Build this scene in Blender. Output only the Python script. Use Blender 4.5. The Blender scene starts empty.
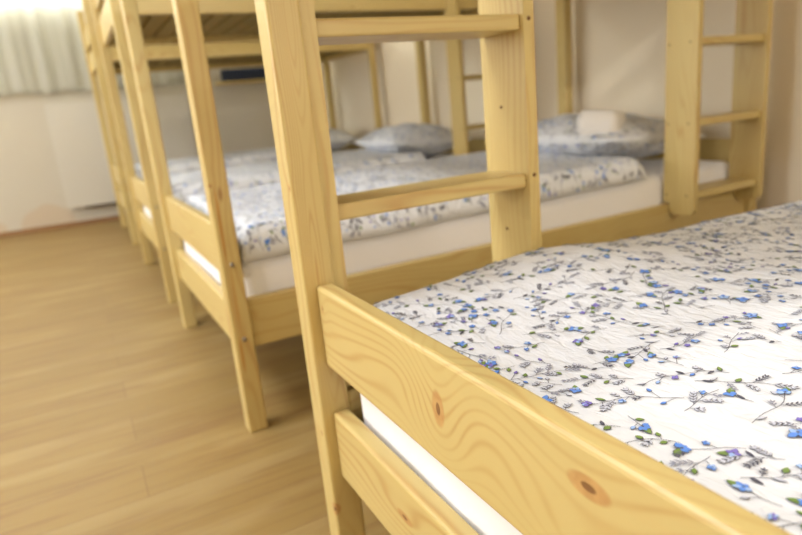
import bpy, bmesh, math, random
from mathutils import Vector, Matrix, noise

scn = bpy.context.scene
col = scn.collection

# ------------------------------------------------------------------ camera, world, lamps, exposure
cam_data = bpy.data.cameras.new('camera')
cam = bpy.data.objects.new('camera', cam_data)
col.objects.link(cam)
cam_data.sensor_width = 36.0
cam_data.lens = 608.7 / 802 * 36
cam_data.clip_start = 0.02
cr = Vector((0.87635214, -0.47268781, -0.09259141))
cf = Vector((0.43817601, 0.86217577, -0.25427294)).normalized()
cr = (cr - cf * cr.dot(cf)).normalized()
cu = cr.cross(cf)
cam.matrix_world = Matrix(((cr.x, cu.x, -cf.x, 0), (cr.y, cu.y, -cf.y, 0), (cr.z, cu.z, -cf.z, 0.8), (0, 0, 0, 1)))
cam_data.dof.use_dof = True
cam_data.dof.focus_distance = 0.62
cam_data.dof.aperture_fstop = 4.2
scn.camera = cam

world = bpy.data.worlds.new('daylight')
scn.world = world
world.use_nodes = True
world.node_tree.nodes['Background'].inputs[0].default_value = (0.85, 0.93, 1.0, 1)
world.node_tree.nodes['Background'].inputs[1].default_value = 2.0

def area(name, loc, target, sx, sy, power, color):
    d = bpy.data.lights.new(name, 'AREA')
    d.shape = 'RECTANGLE'; d.size = sx; d.size_y = sy
    d.energy = power; d.color = color
    o = bpy.data.objects.new(name, d); col.objects.link(o)
    o.location = loc
    o.rotation_euler = (Vector(target) - Vector(loc)).to_track_quat('-Z', 'Y').to_euler()
    return o
DAY = (1.0, 1.0, 1.0)
area('ceiling_lamp_key', (-3.2, -1.2, 2.60), (0.6, 1.2, 0.8), 0.14, 0.14, 24, (0.97, 0.99, 1.10))
area('aisle_fill', (-1.1, 1.5, 2.66), (-1.1, 1.5, 0), 0.9, 0.9, 58, (0.93, 1.0, 1.10))  # soft overhead fill added to brighten duvets and aisle, no fixture there
area('far_aisle_fill', (-1.1, 4.2, 2.66), (-1.1, 4.2, 0), 0.6, 0.6, 28, (0.97, 1.0, 0.95))  # weak fill added to lift the far beds, source unseen
area('wall_shadow_spot', (1.3, -1.1, 2.53), (2.3, 2.2, 0.75), 0.12, 0.12, 34, (1.0, 0.97, 0.92))  # spot added to draw the diagonal shadow edge on the right wall
area('window_daylight', (0.0, 6.80, 2.32), (0.0, 4.0, 1.4), 3.0, 1.1, 300, (0.95, 1.0, 0.95))
area('left_side_fill', (-3.5, 3.0, 1.6), (1.0, 3.0, 1.3), 5.0, 1.4, 136, (0.88, 0.91, 0.93))  # broad fill added for the aisle-facing wood; left wall has no window
area('near_side_fill', (1.0, -2.1, 1.5), (1.2, 1.0, 0.8), 2.2, 1.2, 42, (1.0, 0.92, 0.78))  # fill added for near duvet and right wall; near wall has no window

scn.view_settings.view_transform = 'Standard'
scn.view_settings.look = 'None'
scn.view_settings.gamma = 1.0
scn.view_settings.use_curve_mapping = False
scn.view_settings.exposure = -0.06
scn.cycles.max_bounces = 8
scn.cycles.diffuse_bounces = 5

# ------------------------------------------------------------------ material helpers
class NT:
    def __init__(s, name):
        s.m = bpy.data.materials.new(name); s.m.use_nodes = True
        s.t = s.m.node_tree; s.n = s.t.nodes; s.b = s.n['Principled BSDF']
    def new(s, typ, **kw):
        n = s.n.new(typ)
        for k, v in kw.items(): setattr(n, k, v)
        return n
    def link(s, a, b): s.t.links.new(a, b)
    def put(s, sock, v):
        if isinstance(v, bpy.types.NodeSocket): s.link(v, sock)
        elif v is not None: sock.default_value = v
    def math(s, op, a, b=None, c=None, clamp=False):
        n = s.new('ShaderNodeMath', operation=op, use_clamp=clamp)
        s.put(n.inputs[0], a); s.put(n.inputs[1], b); s.put(n.inputs[2], c)
        return n.outputs[0]
    def vec(s, x, y, z):
        n = s.new('ShaderNodeCombineXYZ')
        s.put(n.inputs[0], x); s.put(n.inputs[1], y); s.put(n.inputs[2], z)
        return n.outputs[0]
    def noise(s, v, scale, detail=2.0, rough=0.5, dist=0.0):
        n = s.new('ShaderNodeTexNoise')
        s.link(v, n.inputs['Vector']); n.inputs['Scale'].default_value = scale
        n.inputs['Detail'].default_value = detail; n.inputs['Roughness'].default_value = rough
        n.inputs['Distortion'].default_value = dist
        return n.outputs['Fac']
    def mix(s, f, a, b):
        n = s.new('ShaderNodeMix', data_type='RGBA')
        s.put(n.inputs[0], f); s.put(n.inputs[6], a); s.put(n.inputs[7], b)
        return n.outputs[2]
    def ss(s, v, a, b):
        n = s.new('ShaderNodeMapRange', interpolation_type='SMOOTHSTEP')
        s.put(n.inputs[0], v); n.inputs[1].default_value = a; n.inputs[2].default_value = b
        return n.outputs[0]
    def bump(s, h, strength, dist=0.01):
        n = s.new('ShaderNodeBump'); n.inputs['Strength'].default_value = strength
        n.inputs['Distance'].default_value = dist
        s.link(h, n.inputs['Height']); s.link(n.outputs[0], s.b.inputs['Normal'])

def rgb(r, g, b):
    f = lambda c: ((c / 255 + 0.055) / 1.055) ** 2.4 if c > 10 else c / 255 / 12.92
    return (f(r), f(g), f(b), 1)

def pine(name, knots=(), tone=1.0, swirls=(), wander=0.13, streaks=()):
    """Pine with the grain along the board; 'gc' holds (length, width, depth) in metres."""
    m = NT(name)
    a = m.new('ShaderNodeAttribute', attribute_name='gc')
    sp = m.new('ShaderNodeSeparateXYZ'); m.link(a.outputs['Vector'], sp.inputs[0])
    l, w, t = sp.outputs
    k = m.new('ShaderNodeAttribute', attribute_name='kc')     # unshifted coordinates for knots
    ks = m.new('ShaderNodeSeparateXYZ'); m.link(k.outputs['Vector'], ks.inputs[0])
    kl, kw, kt = ks.outputs
    # growth rings: slow wander of the ring position along the board
    low = m.noise(m.vec(m.math('MULTIPLY', l, 1.1), m.math('MULTIPLY', w, 5.0), m.math('MULTIPLY', t, 5.0)), 1.0, 2.0, 0.45)
    u = m.math('ADD', m.math('MULTIPLY', low, wander), m.math('MULTIPLY', w, 0.35))
    u = m.math('ADD', u, m.math('MULTIPLY', t, 0.35))
    kmask = None
    def kdist(k, f=1.0):
        dl = m.math('DIVIDE', m.math('SUBTRACT', kl, k[0]), k[2] * f)
        dw = m.math('DIVIDE', m.math('SUBTRACT', kw, k[1]), k[3] * f)
        d2 = m.math('ADD', m.math('MULTIPLY', dl, dl), m.math('MULTIPLY', dw, dw))
        if len(k) > 5:
            dt = m.math('DIVIDE', m.math('SUBTRACT', kt, k[5]), k[6] * f)
            d2 = m.math('ADD', d2, m.math('MULTIPLY', dt, dt))
        return d2
    for k in list(knots) + list(swirls):
        # rings pushed aside around the knot
        e = m.math('POWER', 2.718, m.math('MULTIPLY', kdist(k), -0.05 if k in knots else -1.0))
        u = m.math('ADD', u, m.math('MULTIPLY', e, k[4]))
    for k in knots:
        kd = m.ss(kdist(k), 1.15, 0.55)
        kmask = kd if kmask is None else m.math('MAXIMUM', kmask, kd)
    s = m.math('SINE', m.math('MULTIPLY', u, 6.2832 / 0.0062))
    s = m.math('POWER', m.math('MULTIPLY_ADD', s, 0.5, 0.5), 3.5)
    patch = m.ss(m.noise(m.vec(m.math('MULTIPLY', l, 1.6), m.math('MULTIPLY', w, 8.0), m.math('MULTIPLY', t, 8.0)), 1.3, 2.0), 0.36, 0.66)
    s = m.math('MULTIPLY', s, m.math('MULTIPLY_ADD', patch, 0.50, 0.12))
    fib = m.noise(m.vec(m.math('MULTIPLY', l, 9.0), m.math('MULTIPLY', w, 420.0), m.math('MULTIPLY', t, 420.0)), 1.0, 2.0)
    big = m.noise(m.vec(m.math('MULTIPLY', l, 1.5), m.math('MULTIPLY', w, 4), m.math('MULTIPLY', t, 4)), 1.0, 1.0)
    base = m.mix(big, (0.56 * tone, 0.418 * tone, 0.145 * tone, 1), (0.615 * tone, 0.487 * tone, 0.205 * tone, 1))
    c = m.mix(s, base, (0.46, 0.25, 0.075, 1))
    c = m.mix(m.math('MULTIPLY', m.ss(fib, 0.5, 0.8), 0.16), c, (0.66, 0.40, 0.15, 1))
    # sparse small pin knots
    v = m.new('ShaderNodeTexVoronoi'); v.inputs['Scale'].default_value = 1.0
    m.link(m.vec(m.math('MULTIPLY', l, 2.6), m.math('MULTIPLY', w, 8.0), m.math('MULTIPLY', t, 8.0)), v.inputs['Vector'])
    pk = m.ss(v.outputs['Distance'], 0.075, 0.035)
    c = m.mix(m.math('MULTIPLY', pk, 0.75), c, (0.30, 0.12, 0.035, 1))
    if kmask is not None:
        ring = m.noise(m.vec(m.math('MULTIPLY', kl, 90), m.math('MULTIPLY', kw, 60), 0.0), 1.0, 2.0)
        kc = m.mix(ring, (0.36, 0.16, 0.045, 1), (0.62, 0.36, 0.13, 1))
        c = m.mix(m.math('MULTIPLY', kmask, 0.8), c, kc)
        for k in knots:
            c = m.mix(m.math('MULTIPLY', m.ss(kdist(k, 0.34), 1.3, 0.5), 0.75), c, (0.13, 0.045, 0.015, 1))
    for k in streaks:
        c = m.mix(m.math('MULTIPLY', m.ss(kdist(k), 1.2, 0.3), 0.75), c, (0.50, 0.22, 0.035, 1))
    m.link(c, m.b.inputs['Base Color'])
    m.b.inputs['Roughness'].default_value = 0.38
    m.b.inputs['Specular IOR Level'].default_value = 0.5
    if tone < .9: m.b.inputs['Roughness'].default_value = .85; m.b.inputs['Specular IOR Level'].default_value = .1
    m.bump(fib, 0.06, 0.002)
    return m.m

def plain(name, c, rough=0.6, spec=0.3, metal=0.0, bump=None, var=0.0):
    m = NT(name)
    tc = m.new('ShaderNodeTexCoord')
    if var:
        f = m.noise(tc.outputs['Object'], 3.0, 3.0)
        m.link(m.mix(f, tuple(x * (1 - var) for x in c[:3]) + (1,), c), m.b.inputs['Base Color'])
    else:
        m.b.inputs['Base Color'].default_value = c
    m.b.inputs['Roughness'].default_value = rough
    m.b.inputs['Specular IOR Level'].default_value = spec
    m.b.inputs['Metallic'].default_value = metal
    if bump:
        m.bump(m.noise(tc.outputs['Object'], bump[0], 3.0), bump[1], bump[2])
    return m.m

def cloth(name, c, print_=False):
    m = NT(name)
    tc = m.new('ShaderNodeTexCoord')
    sp = m.new('ShaderNodeSeparateXYZ'); m.link(tc.outputs['Object'], sp.inputs[0])
    x, y, z = sp.outputs
    # crinkled seersucker: short puckers
    n1 = m.noise(m.vec(m.math('MULTIPLY', x, 95), m.math('MULTIPLY', y, 42), m.math('MULTIPLY', z, 60)), 1.0, 2.0, 0.5, 0.6)
    n2 = m.noise(m.vec(m.math('MULTIPLY', x, 30), m.math('MULTIPLY', y, 16), m.math('MULTIPLY', z, 20)), 1.0, 2.0)
    h = m.math('ADD', m.math('MULTIPLY', n1, 0.5), m.math('MULTIPLY', n2, 1.0))
    m.b.inputs['Base Color'].default_value = c
    m.b.inputs['Roughness'].default_value = 0.85
    m.b.inputs['Specular IOR Level'].default_value = 0.15
    m.b.inputs['Sheen Weight'].default_value = 0.15
    m.bump(h, 0.8 if not print_ else 0.5, 0.008)
    return m.m

M = {}
M['pine'] = pine('pine')
M['pine_foot_board'] = pine('pine_foot_board', [(0.348, 0.072, 0.013, 0.023, 0.03), (0.565, 0.099, 0.024, 0.011, 0.02), (0.018, 0.100, 0.004, 0.007, 0.004)],
                            swirls=[(0.80, 0.030, 0.30, 0.040, 0.055)], wander=0.07)
M['pine_low_board'] = pine('pine_low_board', [(0.235, 0.066, 0.022, 0.008, 0.012), (0.62, 0.05, 0.012, 0.009, 0.02)], wander=0.07)
M['pine_post_knots'] = pine('pine_post_knots', [(0.158, 0.0, 0.013, 0.012, 0.01, 0.003, 0.010), (0.296, 0.0, 0.006, 0.006, 0.004, 0.014, 0.005), (0.70, 0.0, 0.006, 0.005, 0.004, 0.006, 0.004)],
                            swirls=[(0.93, 0.030, 0.16, 0.014, 0.035), (0.55, 0.022, 0.20, 0.012, 0.03)], wander=0.10)
M['pine_streaked'] = pine('pine_streaked', [(0.66, 0.044, 0.006, 0.005, 0.003, 0.05, 0.004)], wander=0.09,
                          streaks=[(0.56, 0.035, 0.11, 0.0045, 0, 0.05, 0.02), (0.22, 0.036, 0.055, 0.0045, 0, 0.05, 0.02), (0.38, 0.029, 0.10, 0.0022, 0, 0.05, 0.02)])
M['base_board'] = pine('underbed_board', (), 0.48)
M['bolt'] = plain('bolt_metal', (0.35, 0.31, 0.26, 1), 0.35, 0.5, 0.9)
M['screw'] = plain('dark_screw_hole', (0.16, 0.075, 0.03, 1), 0.7)
M['sheet'] = plain('white_sheet', (0.90, 0.89, 0.91, 1), 0.85, 0.15, bump=(18, 0.25, 0.01))
M['towel'] = plain('white_terry', (0.84, 0.81, 0.78, 1), 0.95, 0.1, bump=(260, 0.5, 0.003))
M['duvet'] = cloth('duvet_cotton', (0.78, 0.80, 0.84, 1))
M['p_stem'] = cloth('print_stem', rgb(92, 92, 106), True)
M['p_grey'] = cloth('print_grey', rgb(150, 152, 168), True)
M['p_blue'] = cloth('print_blue', rgb(100, 146, 226), True)
M['p_light'] = cloth('print_light_blue', rgb(160, 190, 236), True)
M['p_violet'] = cloth('print_violet', rgb(130, 118, 200), True)
M['p_pale'] = cloth('print_pale', rgb(206, 209, 222), True)
M['p_green'] = cloth('print_green', rgb(122, 148, 74), True)
PRINT = ['duvet', 'p_stem', 'p_grey', 'p_blue', 'p_light', 'p_violet', 'p_green', 'p_pale']

# ------------------------------------------------------------------ object helpers
def link_mesh(name, bm, mats, parent=None, smooth=False):
    me = bpy.data.meshes.new(name)
    bm.normal_update(); bm.to_mesh(me); bm.free()
    for x in (mats if isinstance(mats, (list, tuple)) else [mats]): me.materials.append(x)
    if smooth:
        for p_ in me.polygons: p_.use_smooth = True
    o = bpy.data.objects.new(name, me); col.objects.link(o)
    if parent is not None: o.parent = parent
    return o

def tag(o, label, cat, group=None, kind=None):
    o['label'] = label; o['category'] = cat
    if group: o['group'] = group
    if kind: o['kind'] = kind
    return o

rnd = random.Random(7)

def grain(me, axis, off=None, org=(0, 0, 0)):
    """per-vertex grain coordinates: (along, across, depth)"""
    if off is None: off = (rnd.uniform(0, 40), rnd.uniform(0, 40), rnd.uniform(0, 40))
    order = {'x': (0, 2, 1), 'y': (1, 2, 0), 'z': (2, 0, 1)}[axis]
    at = me.attributes.new('gc', 'FLOAT_VECTOR', 'POINT')
    ak = me.attributes.new('kc', 'FLOAT_VECTOR', 'POINT')
    for i, v in enumerate(me.vertices):
        c = [v.co[j] - org[j] for j in order]
        ak.data[i].vector = c
        at.data[i].vector = (c[0] + off[0], c[1] + off[1], c[2] + off[2])

def board(name, lo, hi, axis, mat, parent=None, bev=0.003, seg=2, org=None):
    bm = bmesh.new()
    lo = Vector(lo); hi = Vector(hi)
    vs = [bm.verts.new((x, y, z)) for x in (lo.x, hi.x) for y in (lo.y, hi.y) for z in (lo.z, hi.z)]
    for f in ((0, 1, 3, 2), (4, 6, 7, 5), (0, 4, 5, 1), (2, 3, 7, 6), (0, 2, 6, 4), (1, 5, 7, 3)):
        bm.faces.new([vs[i] for i in f])
    if bev:
        bmesh.ops.bevel(bm, geom=list(bm.edges), offset=bev, segments=seg, affect='EDGES', profile=0.5)
    o = link_mesh(name, bm, mat, parent)
    grain(o.data, axis, None, org or tuple(lo))
    return o

def cyl(name, p, axis, r, h, mat, parent, seg=12, cap=0.0):
    """a short disc centred on p, its axis along the given unit vector"""
    bm = bmesh.new()
    ax = Vector(axis).normalized()
    q = ax.to_track_quat('Z', 'Y')
    rings = [(r, -h / 2), (r, h / 2 - cap), (r * 0.75, h / 2)] if cap else [(r, -h / 2), (r, h / 2)]
    prev = None
    for rr, zz in rings:
        cur = [bm.verts.new(Vector(p) + q @ Vector((rr * math.cos(a), rr * math.sin(a), zz)))
               for a in [i * math.tau / seg for i in range(seg)]]
        if prev:
            for i in range(seg): bm.faces.new((prev[i], prev[(i + 1) % seg], cur[(i + 1) % seg], cur[i]))
        else: bm.faces.new(list(reversed(cur)))
        prev = cur
    bm.faces.new(prev)
    return link_mesh(name, bm, mat, parent)

# ------------------------------------------------------------------ the room
XL, XR, YN, YF, ZC = -3.6, 2.49, -2.2, 6.46, 2.75
wall_mat = NT('painted_wall')
tc = wall_mat.new('ShaderNodeTexCoord')
spx = wall_mat.new('ShaderNodeSeparateXYZ'); wall_mat.link(tc.outputs['Object'], spx.inputs[0])
wv = wall_mat.noise(tc.outputs['Object'], 2.2, 3.0)
wc = wall_mat.mix(wv, (0.81, 0.715, 0.56, 1), (0.86, 0.77, 0.61, 1))
wall_mat.link(wc, wall_mat.b.inputs['Base Color'])
wall_mat.b.inputs['Roughness'].default_value = 0.8
wall_mat.bump(wall_mat.noise(tc.outputs['Object'], 90.0, 3.0), 0.08, 0.004)

# far wall: the same paint with two damp stains above the skirting
fw = NT('painted_wall_with_stains')
tc = fw.new('ShaderNodeTexCoord')
sp = fw.new('ShaderNodeSeparateXYZ'); fw.link(tc.outputs['Object'], sp.inputs[0])
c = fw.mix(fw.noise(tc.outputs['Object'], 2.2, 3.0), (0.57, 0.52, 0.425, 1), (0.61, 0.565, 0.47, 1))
edge = fw.math('MULTIPLY', fw.noise(tc.outputs['Object'], 7.0, 3.0), 0.9)
for (sx, sz, rx, rz) in ((-0.30, 0.06, 0.22, 0.17), (-0.78, 0.03, 0.16, 0.12)):
    dx = fw.math('DIVIDE', fw.math('SUBTRACT', sp.outputs[0], sx), rx)
    dz = fw.math('DIVIDE', fw.math('SUBTRACT', sp.outputs[2], sz), rz)
    d = fw.math('ADD', fw.math('ADD', fw.math('MULTIPLY', dx, dx), fw.math('MULTIPLY', dz, dz)), edge)
    c = fw.mix(fw.math('MULTIPLY', fw.ss(d, 1.6, 1.25), 0.6), c, (0.56, 0.43, 0.29, 1))
fw.link(c, fw.b.inputs['Base Color']); fw.b.inputs['Roughness'].default_value = 0.8

fl = NT('oak_floor')
tc = fl.new('ShaderNodeTexCoord')
mp = fl.new('ShaderNodeMapping'); fl.link(tc.outputs['Object'], mp.inputs['Vector'])
br = fl.new('ShaderNodeTexBrick'); fl.link(mp.outputs[0], br.inputs['Vector'])
br.inputs['Scale'].default_value = 1.0; br.inputs['Brick Width'].default_value = 1.2; br.inputs['Row Height'].default_value = 0.152
br.inputs['Mortar Size'].default_value = 0.0012; br.inputs['Color1'].default_value = (0.2, 0.2, 0.2, 1); br.inputs['Color2'].default_value = (0.8, 0.8, 0.8, 1)
br.inputs['Mortar'].default_value = (0, 0, 0, 1); br.offset = 0.37
sp = fl.new('ShaderNodeSeparateXYZ'); fl.link(tc.outputs['Object'], sp.inputs[0])
row = fl.math('FLOOR', fl.math('DIVIDE', sp.outputs[1], 0.152))
g = fl.noise(fl.vec(fl.math('MULTIPLY', sp.outputs[0], 2.5), fl.math('MULTIPLY', sp.outputs[1], 30.0), fl.math('MULTIPLY', row, 3.7)), 1.0, 4.0, 0.6, 0.4)
g2 = fl.noise(fl.vec(fl.math('MULTIPLY', sp.outputs[0], 1.6), fl.math('MULTIPLY', sp.outputs[1], 9.0), fl.math('MULTIPLY', row, 1.3)), 1.0, 3.0)
tone = fl.new('ShaderNodeSeparateColor'); fl.link(br.outputs['Color'], tone.inputs[0])
c = fl.mix(tone.outputs[0], (0.265, 0.165, 0.050, 1), (0.335, 0.22, 0.074, 1))
c = fl.mix(fl.math('MULTIPLY', fl.ss(g, 0.42, 0.68), 0.7), c, (0.23, 0.125, 0.043, 1))
c = fl.mix(fl.math('MULTIPLY', fl.ss(g2, 0.48, 0.68), 0.6), c, (0.38, 0.27, 0.11, 1))
c = fl.mix(fl.math('MULTIPLY', br.outputs['Fac'], 0.6), c, (0.20, 0.11, 0.045, 1))
fl.link(c, fl.b.inputs['Base Color']); fl.b.inputs['Roughness'].default_value = 0.45
fl.b.inputs['Specular IOR Level'].default_value = 0.3
fl.bump(g, 0.08, 0.003)

def slab(name, lo, hi, mat):
    bm = bmesh.new()
    lo = Vector(lo); hi = Vector(hi)
    vs = [bm.verts.new((x, y, z)) for x in (lo.x, hi.x) for y in (lo.y, hi.y) for z in (lo.z, hi.z)]
    for f in ((0, 1, 3, 2), (4, 6, 7, 5), (0, 4, 5, 1), (2, 3, 7, 6), (0, 2, 6, 4), (1, 5, 7, 3)):
        bm.faces.new([vs[i] for i in f])
    o = link_mesh(name, bm, mat); o['kind'] = 'structure'
    return o

ceil_mat = plain('ceiling_paint', (0.80, 0.77, 0.72, 1), 0.9)
slab('floor', (XL - .1, YN - .1, -0.1), (XR + .1, YF + .1, 0), fl.m)
slab('ceiling', (XL - .1, YN - .1, ZC), (XR + .1, YF + .1, ZC + .1), ceil_mat)
slab('wall_right', (XR, YN - .1, 0), (XR + .1, YF + .1, ZC), wall_mat.m)
slab('wall_left', (XL - .1, YN - .1, 0), (XL, YF + .1, ZC), wall_mat.m)
slab('wall_near', (XL, YN - .1, 0), (XR, YN, ZC), wall_mat.m)
# far wall with the window opening above z = 1.62
WX0, WX1, WZ0, WZ1 = -1.45, 1.40, 2.03, 2.62
def far_wall():
    bm = bmesh.new()
    def bx(lo, hi):
        vs = [bm.verts.new((x, y, z)) for x in (lo[0], hi[0]) for y in (lo[1], hi[1]) for z in (lo[2], hi[2])]
        for f in ((0, 1, 3, 2), (4, 6, 7, 5), (0, 4, 5, 1), (2, 3, 7, 6), (0, 2, 6, 4), (1, 5, 7, 3)):
            bm.faces.new([vs[i] for i in f])
    bx((XL, YF, 0), (XR, YF + .14, WZ0))
    bx((XL, YF, WZ1), (XR, YF + .14, ZC))
    bx((XL, YF, WZ0), (WX0, YF + .14, WZ1))
    bx((WX1, YF, WZ0), (XR, YF + .14, WZ1))
    o = link_mesh('wall_far', bm, fw.m); o['kind'] = 'structure'
far_wall()
frame_mat = plain('white_window_frame', (0.8, 0.8, 0.78, 1), 0.4)
def window():
    bm = bmesh.new()
    def bx(x0, x1, z0, z1, y0=YF + .06, y1=YF + .11):
        vs = [bm.verts.new((x, y, z)) for x in (x0, x1) for y in (y0, y1) for z in (z0, z1)]
        for f in ((0, 1, 3, 2), (4, 6, 7, 5), (0, 4, 5, 1), (2, 3, 7, 6), (0, 2, 6, 4), (1, 5, 7, 3)):
            bm.faces.new([vs[i] for i in f])
    t = .05
    bx(WX0, WX1, WZ0, WZ0 + t); bx(WX0, WX1, WZ1 - t, WZ1)
    for x in (WX0, (WX0 * 2 + WX1) / 3, (WX0 + WX1 * 2) / 3, WX1 - t): bx(x, x + t, WZ0 + t, WZ1 - t)
    o = link_mesh('window_1', bm, frame_mat); o['kind'] = 'structure'
window()
skirt = plain('brown_skirting', (0.30, 0.165, 0.075, 1), 0.5)
slab('baseboard_far', (XL, YF - .014, 0), (XR, YF, .045), skirt)
slab('baseboard_right', (XR - .014, YN, 0), (XR, YF - .014, .045), skirt)

# ------------------------------------------------------------------ bunk beds
BL, BW = 2.145, 1.10       # outer length and width
HX, HY = BL / 2, BW / 2
PH = 1.79                # post height
def stile_mesh(name, x0, x1, parent, mat):
    """ladder side plank: deep plank hooked over the side rails, rounded lower corners"""
    yi, ym, yo = HY - .042, HY - .016, HY + .085
    pts = []
    r = .024
    def arc(cx, cz, a0, a1, n=5):
        for i in range(n + 1):
            a = math.radians(a0 + (a1 - a0) * i / n); pts.append((cx + r * math.cos(a), cz + r * math.sin(a)))
    z0, z1 = .325, PH - .03
    arc(ym + r, z0 + r, 180, 270); arc(yo - r, z0 + r, 270, 360)
    arc(yo - r, z1 - r, 0, 90); arc(yi + r, z1 - r, 90, 180)
    pts += [(yi, 1.435), (ym, 1.435), (ym, 1.28), (yi, 1.28), (yi, .366), (ym, .366)]
    bm = bmesh.new()
    a = [bm.verts.new((x0, y, z)) for y, z in pts]
    b = [bm.verts.new((x1, y, z)) for y, z in pts]
    bm.faces.new(a); bm.faces.new(list(reversed(b)))
    n = len(pts)
    for i in range(n): bm.faces.new((a[i], b[i], b[(i + 1) % n], a[(i + 1) % n]))
    bmesh.ops.recalc_face_normals(bm, faces=list(bm.faces))
    o = link_mesh(name, bm, mat, parent)
    grain(o.data, 'z')
    return o

def add_ladder(e, front, lad_off):
    P = M['pine']
    lx0 = -HX + .0505 + lad_off; lx1 = lx0 + (.42 if front else .40)
    lad = bpy.data.objects.new('ladder', None); col.objects.link(lad); lad.parent = e
    stile_mesh('stile', lx0, lx0 + .023, lad, P)
    stile_mesh('stile', lx1 - .023, lx1, lad, P)
    for z in (.382, .637, .908, 1.178):
        board('rung', (lx0 + .023, HY - .034, z), (lx1 - .023, HY + .074, z + .026), 'x', P, lad, .004)
        for xs, s in ((lx0, -1), (lx1, 1)):
            pass
        for yy in (HY - .028, HY + .055):
            for xx, s in ((lx1, 1),):
                cyl('screw', (xx + .0004, yy, z + .013), (s, 0, 0), .0035, .002, M['screw'], lad, 10)
    # dark screw marks on the faces that look at the aisle
    for z in (.668, .931, .57, .80):
        cyl('screw', (lx1 - .0232, HY - .030 if z in (.668, .931) else HY + .03, z - .018), (-1, 0, 0), .003, .002, M['screw'], lad, 10)
    cyl('screw', (lx1 - .0115, HY - .0422, .659), (0, -1, 0), .0036, .002, M['screw'], lad, 10)
    cyl('screw', (lx1 - .0115, HY - .0422, .925), (0, -1, 0), .0036, .002, M['screw'], lad, 10)

def bunk_bed(cx, cy, flip, label, front=False, lad_off=0.0, has_ladder=True, streak=False):
    e = bpy.data.objects.new('bunk_bed', None); col.objects.link(e)
    e.location = (cx, cy, 0); e.rotation_euler = (0, 0, math.pi if flip else 0)
    tag(e, label, 'bunk bed', 'pine bunk beds in a row')
    P = M['pine']
    # posts: thinner on the ladder side
    for sx in (-1, 1):
        for sy in (-1, 1):
            dep = .05 if sy > 0 else .068
            x0, x1 = sorted((sx * HX, sx * (HX - .05)))
            y0, y1 = sorted((sy * HY, sy * (HY - dep)))
            pm = P
            if front and sx < 0 and sy > 0: pm = M['pine_post_knots']
            if streak and sx > 0 and sy > 0: pm = M['pine_streaked']
            board('post', (x0, y0, 0), (x1, y1, PH), 'z', pm, e, .004)
    def end(sx, z0, z1, mat=P, nm='end_board'):
        x0, x1 = sorted((sx * (HX - .018), sx * (HX - .046)))
        return board(nm, (x0, -HY + .068, z0), (x1, HY - .05, z1), 'y', mat, e, .005, 3)
    for sx in (-1, 1):
        for k, (z0, z1) in enumerate(((.216, .335), (.415, .549), (1.29, 1.42), (1.48, 1.60))):
            if front and sx < 0 and k < 2:
                # grain coordinates measured from the far end of the board
                x0, x1 = sorted((sx * (HX - .018), sx * (HX - .046)))
                bm = bmesh.new()
                lo = Vector((x0, -HY + .068, z0)); hi = Vector((x1, HY - .05, z1))
                vs = [bm.verts.new((x, y, z)) for x in (lo.x, hi.x) for y in (lo.y, hi.y) for z in (lo.z, hi.z)]
                for f in ((0, 1, 3, 2), (4, 6, 7, 5), (0, 4, 5, 1), (2, 3, 7, 6), (0, 2, 6, 4), (1, 5, 7, 3)):
                    bm.faces.new([vs[i] for i in f])
                bmesh.ops.bevel(bm, geom=list(bm.edges), offset=.006, segments=3, affect='EDGES', profile=0.5)
                o = link_mesh('end_board', bm, M['pine_low_board'] if k == 0 else M['pine_foot_board'], e)
                at = o.data.attributes.new('gc', 'FLOAT_VECTOR', 'POINT')
                ak = o.data.attributes.new('kc', 'FLOAT_VECTOR', 'POINT')
                for i, v in enumerate(o.data.vertices):
                    c = (hi.y - v.co.y, v.co.z - z0, v.co.x - x0)
                    ak.data[i].vector = c
                    at.data[i].vector = (c[0] + 3.1 + k, c[1] + 1.7, c[2] + 5)
            else:
                end(sx, z0, z1)
    for sy in (-1, 1):
        y0, y1 = sorted((sy * (HY - .018), sy * (HY - .046)))
        for (z0, z1) in ((.228, .359), (1.29, 1.42)):
            board('side_rail', (-HX + .05, y0, z0), (HX - .05, y1, z1), 'x', P, e, .004)
        if sy < 0: board('guard_rail', (-HX + .05, y0, 1.48), (HX - .05, y1, 1.60), 'x', P, e, .004)
    # bunk bases: slats under a thin panel
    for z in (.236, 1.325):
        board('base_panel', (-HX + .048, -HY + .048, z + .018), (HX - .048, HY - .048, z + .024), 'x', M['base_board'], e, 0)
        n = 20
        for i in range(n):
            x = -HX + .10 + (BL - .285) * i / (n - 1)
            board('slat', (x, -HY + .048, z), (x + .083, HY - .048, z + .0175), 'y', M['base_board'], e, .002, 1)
    if has_ladder: add_ladder(e, front, lad_off)
    # bolts through the posts into the rails
    for sx in (-1, 1):
        for sy in (-1, 1):
            for z in (.262, .338, .460):
                if sy > 0 and sx < 0: continue
                if z == .338: continue
                cyl('bolt', (sx * (HX - .026), sy * (HY + .001), z), (0, sy, 0), .006, .006, M['bolt'], e, 12, .002)
    return e

X0 = 0.27
beds = [(X0 + HX, .91 - HY, False), (X0 + HX, 1.504 + HY, True), (X0 + HX, 2.99 + HY, True), (X0 + HX, 4.84 + HY, True)]
bed_labels = ['nearest pine bunk bed, wide knotty foot board in front of the camera',
              'pine bunk bed second from the camera, white towel lying on its pillow',
              'pine bunk bed third from the camera, between the two nearer beds and the farthest',
              'farthest pine bunk bed, standing next to the curtained far wall']
for i, (cx, cy, fp) in enumerate(beds):
    bunk_bed(cx, cy, fp, bed_labels[i], i == 0, (0, .055, .01, 0)[i], i < 3, i == 1)

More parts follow.
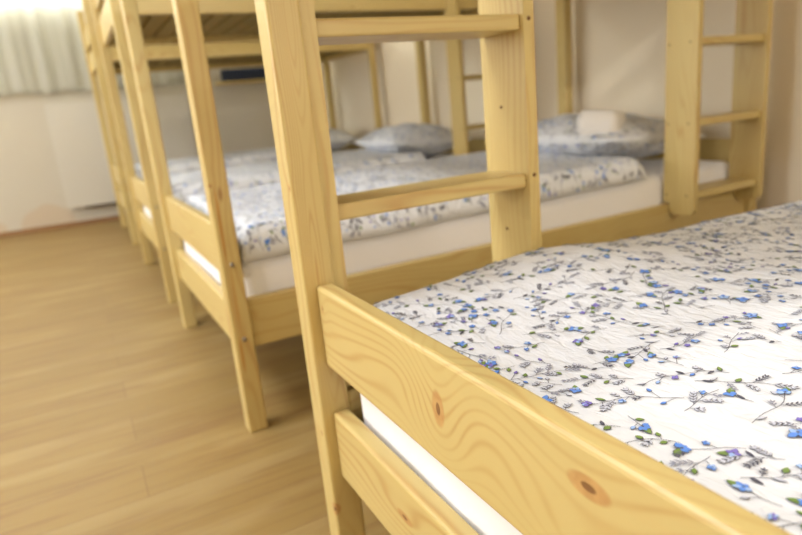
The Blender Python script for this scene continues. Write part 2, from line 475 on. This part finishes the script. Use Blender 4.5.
# ------------------------------------------------------------------ mattresses
def soft_box(name, lo, hi, r, mat, seed=0, amp=.004, step=.03):
    """rounded, slightly uneven box"""
    lo = Vector(lo); hi = Vector(hi)
    bm = bmesh.new()
    c = (lo + hi) / 2; h = (hi - lo) / 2
    nx, ny, nz = [max(2, int(d * 2 / step)) for d in h]
    cache = {}
    def vert(p):
        k = (round(p.x, 5), round(p.y, 5), round(p.z, 5))
        if k in cache: return cache[k]
        q = Vector([max(-h[i] + r, min(h[i] - r, p[i])) for i in range(3)])
        d = p - q
        w = q + d.normalized() * r if d.length > 1e-9 else p.copy()
        w += Vector((0, 0, 1)) * noise.noise(Vector((p.x * 5 + seed, p.y * 5, p.z * 5))) * amp
        w += d.normalized() * noise.noise(Vector((p.x * 9 + seed, p.y * 9, p.z * 14))) * amp if d.length > 1e-9 else Vector()
        v = bm.verts.new(w + c); cache[k] = v
        return v
    def seq(n, hh):
        s = [-hh + 2 * hh * i / n for i in range(n + 1)]
        extra = [-hh + r * t for t in (.1, .25, .45, .7)] + [hh - r * t for t in (.1, .25, .45, .7)]
        s = sorted(set([round(x, 6) for x in s + extra]))
        return s
    sx, sy, sz = seq(nx, h.x), seq(ny, h.y), seq(nz, h.z)
    def face(a, b, mk):
        for i in range(len(a) - 1):
            for j in range(len(b) - 1):
                bm.faces.new([vert(mk(a[i], b[j])), vert(mk(a[i + 1], b[j])), vert(mk(a[i + 1], b[j + 1])), vert(mk(a[i], b[j + 1]))])
    for s in (-1, 1):
        face(sx, sy, lambda a, b: Vector((a, b, s * h.z)))
        face(sx, sz, lambda a, b: Vector((a, s * h.y, b)))
        face(sy, sz, lambda a, b: Vector((s * h.x, a, b)))
    bmesh.ops.recalc_face_normals(bm, faces=list(bm.faces))
    return link_mesh(name, bm, mat, None, True)

mat_labels = ['white sheeted mattress seen through the gap of the nearest foot boards',
              'white sheeted mattress on the lower bunk under the white towel and pillow',
              'white sheeted mattress on the lower bunk of the third bed from the camera',
              'white sheeted mattress on the lower bunk of the farthest bed']
MT = .452
for i, (cx, cy, fp) in enumerate(beds):
    o = soft_box('mattress', (cx - HX + .052, cy - HY + .056, .2625), (cx + HX - .052, cy + HY - .056, MT), .045, M['sheet'], i * 3.1)
    if i == 1:
        for v in o.data.vertices: v.co.z += max(0.0, v.co.z - .30) / .152 * .007 * (v.co.x - .33)
    tag(o, mat_labels[i], 'mattress', 'white mattresses on the lower bunks')

# ------------------------------------------------------------------ floral bedding
class Print:
    """sprigs drawn as small coloured faces lying on a cloth surface S(s, t)"""
    def __init__(s, bm, S, rnd, smax, tmax, lod=1):
        s.bm, s.S, s.r, s.smax, s.tmax, s.lod = bm, S, rnd, smax, tmax, lod; s.w = 1 if lod == 1 else 1.35
    def P(s, p, off):
        if not (0.003 < p[0] < s.smax - .003 and .003 < p[1] < s.tmax - .003): return None
        a = s.S(p[0], p[1])
        e = .003
        n = (s.S(p[0] + e, p[1]) - a).cross(s.S(p[0], p[1] + e) - a)
        if n.length < 1e-12: return None
        return a + n.normalized() * off
    def poly(s, pts, mi, off):
        q = [s.P(p, off) for p in pts]
        if any(x is None for x in q): return
        f = s.bm.faces.new([s.bm.verts.new(x) for x in q]); f.material_index = mi; f.smooth = True
    def ribbon(s, pts, w, mi, off=.0011):
        for i in range(len(pts) - 1):
            a, b = Vector(pts[i]), Vector(pts[i + 1])
            d = (b - a)
            if d.length < 1e-6: continue
            n = Vector((-d.y, d.x)).normalized() * w / 2
            s.poly([a - n, b - n, b + n, a + n], mi, off)
    def leaf(s, p, ang, L, W, mi, off=.0013, outline=True):
        d = Vector((math.cos(ang), math.sin(ang))); n = Vector((-d.y, d.x)); p = Vector(p)
        prof = ((0, 0), (.22, .8), (.5, 1), (.78, .62), (1, 0))
        def shape(L, W, p):
            a = [p + d * L * u + n * W / 2 * v for u, v in prof]
            b = [p + d * L * u - n * W / 2 * v for u, v in prof[-2:0:-1]]
            return list(reversed(a + b))
        if outline and s.lod > 1: outline = False
        if outline: s.poly(shape(L * 1.12, W * 1.2 + .0005, p - d * L * .08), 1, off - .0003)
        s.poly(shape(L, W, p), mi, off + .0002)
    def flower(s, p, R, mi):
        r = s.r; a0 = r.uniform(0, 6.28)
        k = r.choice((4, 5, 5))
        span = r.choice((math.tau, math.tau, 3.6))
        for i in range(k):
            a = a0 + span * i / k + r.uniform(-.15, .15)
            s.leaf(p, a, R * r.uniform(.8, 1.15), R * .72, mi if r.random() < .72 else 4, .0016 + i * .00005)
        s.leaf(p, a0 + .5, R * .3, R * .3, 1, .0021, False)
    # occupancy: sprigs of the printed pattern never run over one another
    C = .0075
    def free(s, p):
        cx, cy = int(p[0] / s.C), int(p[1] / s.C)
        for a, b in ((0, 0), (1, 0), (-1, 0), (0, 1), (0, -1)):
            if s.occ.get((cx + a, cy + b), s.id) != s.id: return False
        return True
    def mark(s, p): s.occ[(int(p[0] / s.C), int(p[1] / s.C))] = s.id
    def fern(s, p, ang, n):
        r = s.r; mi = r.choice((1, 2, 7, 7)) if s.lod == 1 else r.choice((1, 2))
        bend = r.uniform(-14, 14)
        st = .0042
        end = Vector(p) + Vector((math.cos(ang), math.sin(ang))) * st * n
        if not s.free(end): return
        pts = [Vector(p)]; a = ang
        k = r.uniform(.8, 1.15)
        for i in range(n):
            a += bend * st
            q = pts[-1] + Vector((math.cos(a), math.sin(a))) * st
            pts.append(q); s.mark(q)
            for sg in (-1, 1):
                s.leaf(q, a + sg * r.uniform(.5, .8), .0062 * k * r.uniform(.75, 1.1), .0019 * s.w, mi, .0013, mi == 7)
        s.leaf(pts[-1], a, .006 * k, .0019 * s.w, mi, .0013, mi == 7)
        s.ribbon(pts, .0006, 1)
    def sprig(s, p, ang):
        r = s.r; s.id += 1
        n = r.choice((7, 9, 11, 13)); st = .0072
        k = r.choice((-1, 1)) * r.uniform(3, 12)
        pts = [Vector(p)]; a = ang; angs = [a]
        for i in range(n):
            a += (k + 22 * math.sin(i * .8 + p[0] * 50)) * st
            q = pts[-1] + Vector((math.cos(a), math.sin(a))) * st
            if not s.free(q): break
            pts.append(q); angs.append(a)
        n = len(pts) - 1
        if n < 3: return
        for q in pts: s.mark(q)
        s.ribbon(pts, .0007 * s.w, 1)
        side = r.choice((-1, 1))
        for i in range(1, n):
            if r.random() < .12: continue
            side = -side
            b = angs[i] + side * r.uniform(.5, 1.1); q = pts[i]
            what = r.random()
            if what < .36:
                s.fern(q, b, r.choice((2, 3, 4)))
            elif what < .49:
                ln = r.uniform(.001, .005)
                e = q + Vector((math.cos(b), math.sin(b))) * ln
                s.ribbon([q, e], .0006, 1)
                s.leaf(e, b, r.uniform(.0065, .0105), r.uniform(.0038, .0052), 6)
            elif what < .88:
                ln = r.uniform(.006, .014)
                e = q + Vector((math.cos(b), math.sin(b))) * ln
                if not s.free(e): continue
                s.mark(e)
                s.ribbon([q, e], .0006, 1)
                x = r.random()
                if x < .30: s.flower(e, r.uniform(.0038, .0055), 3)
                elif x < .42: s.flower(e, r.uniform(.0036, .005), 5)
                else: s.leaf(e, b, .0068, .0036, r.choice((3, 5, 7, 4)))
            else:
                s.leaf(q, b, r.uniform(.006, .011), .003, r.choice((1, 7)))
        x = r.random()
        if x < .5: s.flower(pts[-1], r.uniform(.0058, .0085), r.choice((3, 3, 3, 5)))
        else: s.fern(pts[-1], a, 4)
        if x < .5 and r.random() < .8:
            s.leaf(pts[-1], a + r.uniform(-1.2, 1.2), .0125, .0062, 6, .0012)
    def fill(s, pitch):
        r = s.r; s.occ = {}; s.id = 0
        for _ in range(int(s.smax * s.tmax / pitch ** 2 * 3.2)):
            p = (r.uniform(0, s.smax), r.uniform(0, s.tmax))
            if s.occ.get((int(p[0] / s.C), int(p[1] / s.C))): continue
            s.sprig(p, r.gauss(2.2, .6) + (math.pi if r.random() < .35 else 0))

def axis_profile(L, R):
    """arc length -> (position 0..L, edge factor 0..1)"""
    q = math.pi * R / 2
    tot = 2 * q + (L - 2 * R)
    def f(s):
        if s < q: a = s / R; return R * (1 - math.cos(a)), math.sin(a)
        if s > tot - q: a = (tot - s) / R; return L - R * (1 - math.cos(a)), math.sin(a)
        return R + (s - q), 1.0
    return f, tot

def duvet(x0, x1, y0, y1, zb, T, seed, height, pitch, step=.011, R=.05, lod=1, name='duvet'):
    fx, sm = axis_profile(x1 - x0, R); fy, tm = axis_profile(y1 - y0, R)
    def S(s, t):
        px, ex = fx(max(0, min(sm, s))); py, ey = fy(max(0, min(tm, t)))
        x, y = x0 + px, y0 + py
        e = ex * ey
        h = T + height(x, y)
        wob = noise.noise(Vector((x * 3.1 + seed, y * 3.1, seed))) * .5 + noise.noise(Vector((x * 7 + seed, y * 9, 3.3)))* .22
        # in-plane wobble so that the hem is not a straight line
        xx = x + noise.noise(Vector((y * 4.5, seed, .7))) * .012 * (1 - ex * .6)
        yy = y + noise.noise(Vector((x * 4.5, seed, 9.7))) * .014 * (1 - ey * .6)
        fine = noise.noise(Vector((x * 26, y * 15, seed))) * .0016
        return Vector((xx, yy, zb + (h + wob * .018 * e) * e + fine * e))
    bm = bmesh.new()
    nx, ny = max(4, int(sm / step)), max(4, int(tm / step))
    g = [[bm.verts.new(S(sm * i / nx, tm * j / ny)) for j in range(ny + 1)] for i in range(nx + 1)]
    for i in range(nx):
        for j in range(ny):
            f = bm.faces.new((g[i][j], g[i + 1][j], g[i + 1][j + 1], g[i][j + 1])); f.smooth = True
    # flat underside
    rim = [g[i][0] for i in range(nx)] + [g[nx][j] for j in range(ny)] + [g[i][ny] for i in range(nx, 0, -1)] + [g[0][j] for j in range(ny, 0, -1)]
    bm.faces.new(list(reversed(rim)))
    Print(bm, S, random.Random(seed * 13 + 5), sm, tm, lod).fill(pitch)
    return link_mesh(name, bm, [M[k] for k in PRINT])

def h1(x, y):
    # nearest bed: low at the foot, one soft ridge along the far side, crowned in the middle
    z = .026 * math.exp(-((x - .70) / .16) ** 2) * math.exp(-((y - .75) / .16) ** 2)
    z -= .013 * max(0.0, min(1.0, (x - .75) / .6))
    z += .018 * (1 - math.exp(-((x - .3) / .25) ** 2)) * math.exp(-((y - .35) / .45) ** 2)
    return z
o = duvet(.322, 1.75, -.155, .866, MT - .0015, .058, 2, h1, .046, .011, .055)
tag(o, 'white floral duvet on the nearest bed, blue flowers and green leaves in sharp focus', 'duvet', 'floral duvets on the lower bunks')

def h2(x, y):
    z = .02 * math.exp(-((y - 2.25) / .25) ** 2)
    z += .014 * math.sin(x * 7.0) * math.exp(-((y - 2.0) / .4) ** 2)
    return z
o = duvet(.335, 1.83, 1.545, 2.54, MT - .0015, .082, 3, h2, .028, .016, .042, 2)
for v in o.data.vertices: v.co.z += .007 * (v.co.x - .33)
tag(o, 'floral duvet hanging over its mattress edge, behind the nearest ladder', 'duvet', 'floral duvets on the lower bunks')
o = duvet(.335, 1.80, 3.05, 4.03, MT - .0015, .085, 4, h2, .052, .02, .042, 2)
tag(o, 'blurred floral duvet on the third bed from the camera', 'duvet', 'floral duvets on the lower bunks')
o = duvet(.335, 1.80, 4.90, 5.88, MT - .0015, .085, 5, h2, .07, .03, .042, 2)
tag(o, 'blurred floral duvet on the farthest bed', 'duvet', 'floral duvets on the lower bunks')

def pillow(cx, cy, zb, lx, ly, T, tilt, seed, pitch, label, group='floral pillows at the head ends'):
    """plump cushion: two cloth sheets meeting in a seam, printed on top"""
    bm = bmesh.new()
    def S(s, t, up=1):
        u = 2 * s / lx - 1; v = 2 * t / ly - 1
        u = max(-1, min(1, u)); v = max(-1, min(1, v))
        e = max(0.0, (1 - abs(u) ** 2.6)) ** .8 * max(0.0, (1 - abs(v) ** 2.6)) ** .8
        pin = 1 - .07 * (u * u * v * v) 
        x = u * lx / 2 * pin * (1 - .05 * (1 - v * v) * abs(u)); y = v * ly / 2 * pin
        wr = noise.noise(Vector((x * 9 + seed, y * 9, up * 2.0))) * .02 + noise.noise(Vector((x * 20, y * 20 + seed, up))) * .008
        z = up * (T / 2 * e) + wr * e
        return Vector((x, y, z))
    n = 34; m_ = 28
    top = [[bm.verts.new(S(lx * i / n, ly * j / m_)) for j in range(m_ + 1)] for i in range(n + 1)]
    bot = [[top[i][j] if i in (0, n) or j in (0, m_) else bm.verts.new(S(lx * i / n, ly * j / m_, -1)) for j in range(m_ + 1)] for i in range(n + 1)]
    for i in range(n):
        for j in range(m_):
            f = bm.faces.new((top[i][j], top[i + 1][j], top[i + 1][j + 1], top[i][j + 1])); f.smooth = True
            f = bm.faces.new((bot[i][j], bot[i][j + 1], bot[i + 1][j + 1], bot[i + 1][j])); f.smooth = True
    Print(bm, lambda s, t: S(s, t, 1), random.Random(seed), lx, ly, 2).fill(pitch)
    Print(bm, lambda s, t: S(lx - s, t, -1), random.Random(seed + 1), lx, ly, 2).fill(pitch)
    o = link_mesh('pillow', bm, [M[k] for k in PRINT])
    o.location = (cx, cy, zb + T / 2); o.rotation_euler = tilt
    tag(o, label, 'pillow', group)
    return o
pillow(2.03, 2.04, MT + .036, .62, .82, .20, (0, .07, .03), 5, .034, 'floral pillow under the folded white towel, behind the right hand ladder')
pillow(2.0, 3.62, MT + .02, .60, .76, .21, (0, .05, -.05), 6, .05, 'blurred floral pillow on the third bed, seen left of the nearest ladder plank')
pillow(2.0, 5.42, MT + .02, .60, .76, .21, (0, .05, .0), 7, .07, 'blurred floral pillow on the farthest bed by the far wall')

# folded towel: three layers folded over
def towel():
    bm = bmesh.new()
    prof = []
    L, T = .075, .019
    n = 3
    zs = [i * (T + .001) for i in range(n)]
    o = soft_box('folded_towel', (-.082, -.08, 0), (.082, .08, .11), .032, M['towel'], 4.0, .006, .015)
    for v in o.data.vertices:
        # the layers show as grooves around the side
        g = math.cos(v.co.z / .11 * math.tau * 3) * .0025
        r = Vector((v.co.x, v.co.y, 0))
        if .012 < v.co.z < .1 and r.length > 0: v.co += r.normalized() * g
    bm.free()
    o.location = (1.85, 1.80, .606); o.rotation_euler = (.10, .08, .5)
    tag(o, 'small folded white towel lying on the floral pillow', 'towel')
towel()

# ------------------------------------------------------------------ far wall furnishings
cm = NT('sheer_curtain')
nt = cm.t
tr = cm.new('ShaderNodeBsdfTranslucent'); tr.inputs[0].default_value = (0.88, 0.88, 0.82, 1)
df = cm.new('ShaderNodeBsdfDiffuse'); df.inputs[0].default_value = (0.82, 0.81, 0.75, 1)
mx = cm.new('ShaderNodeMixShader'); mx.inputs[0].default_value = .5
cm.link(df.outputs[0], mx.inputs[1]); cm.link(tr.outputs[0], mx.inputs[2])
cm.link(mx.outputs[0], cm.n['Material Output'].inputs[0])
bm = bmesh.new()
nx, nz = 220, 20
g = []
for i in range(nx + 1):
    x = -1.7 + 3.0 * i / nx
    row = []
    for k in range(nz + 1):
        z = 1.205 + 1.35 * k / nz
        f = 1 - .35 * k / nz
        y = 6.375 + f * (.014 * math.sin(x * 26 + math.sin(x * 5) * 2) + .008 * math.sin(x * 57 + 1))
        row.append(bm.verts.new((x, y, z + (.006 * math.sin(x * 17) if k == 0 else 0))))
    g.append(row)
for i in range(nx):
    for k in range(nz):
        f = bm.faces.new((g[i][k], g[i + 1][k], g[i + 1][k + 1], g[i][k + 1])); f.smooth = True
bmesh.ops.solidify(bm, geom=list(bm.faces), thickness=.0015)
cur = bpy.data.objects.new('curtain', None); col.objects.link(cur); cur.location = (-.2, 6.38, 2.57)
tag(cur, 'sheer white curtain hanging in folds on the bright far wall', 'curtain')
c_ = link_mesh('curtain_cloth', bm, cm.m, cur, True); c_.location = (.2, -6.38, -2.57)
rod = cyl('curtain_rod', (0, 0, 0), (1, 0, 0), .01, 3.15, frame_mat, cur)
# radiator
ra = bpy.data.objects.new('radiator', None); col.objects.link(ra); ra.location = (.48, 6.40, .18)
tag(ra, 'flat white panel radiator on the far wall below the curtain', 'radiator')
wm = plain('white_enamel', (0.61, 0.575, 0.50, 1), .35, .4)
gm = plain('radiator_shade', (0.12, 0.10, 0.09, 1), .8)
def rbox(nm, lo, hi, mat, bev=.004):
    bm = bmesh.new()
    vs = [bm.verts.new((x, y, z)) for x in (lo[0], hi[0]) for y in (lo[1], hi[1]) for z in (lo[2], hi[2])]
    for f in ((0, 1, 3, 2), (4, 6, 7, 5), (0, 4, 5, 1), (2, 3, 7, 6), (0, 2, 6, 4), (1, 5, 7, 3)):
        bm.faces.new([vs[i] for i in f])
    bmesh.ops.bevel(bm, geom=list(bm.edges), offset=bev, segments=2, affect='EDGES', profile=.5)
    return link_mesh(nm, bm, mat, ra)
rbox('front_panel', (-.60, -.045, 0), (.62, -.025, .93), wm)
rbox('back_panel', (-.59, .028, .02), (.61, .058, .91), wm)
rbox('top_grille', (-.60, -.025, .905), (.62, .028, .93), wm)
rbox('bottom_shade_strip', (-.46, -.022, -.018), (.60, .018, -.001), gm)  # dark strip standing in for the shade under the radiator
# navy box on a small shelf
sh = soft_box('wall_shelf', (0, 0, 0), (.62, .15, .022), .003, M['pine'], 0, 0, .1)
grain(sh.data, 'x'); sh.location = (1.40, 6.308, 1.176)
tag(sh, 'small pine shelf on the far wall holding the navy box', 'shelf')
nb = soft_box('storage_box', (0, 0, 0), (.44, .12, .115), .006, plain('navy_card', (0.022, 0.032, 0.065, 1), .6), 0, 0, .05)
nb.location = (1.47, 6.322, 1.1985)
tag(nb, 'dark navy box against the far wall, below the far upper bunk', 'box')
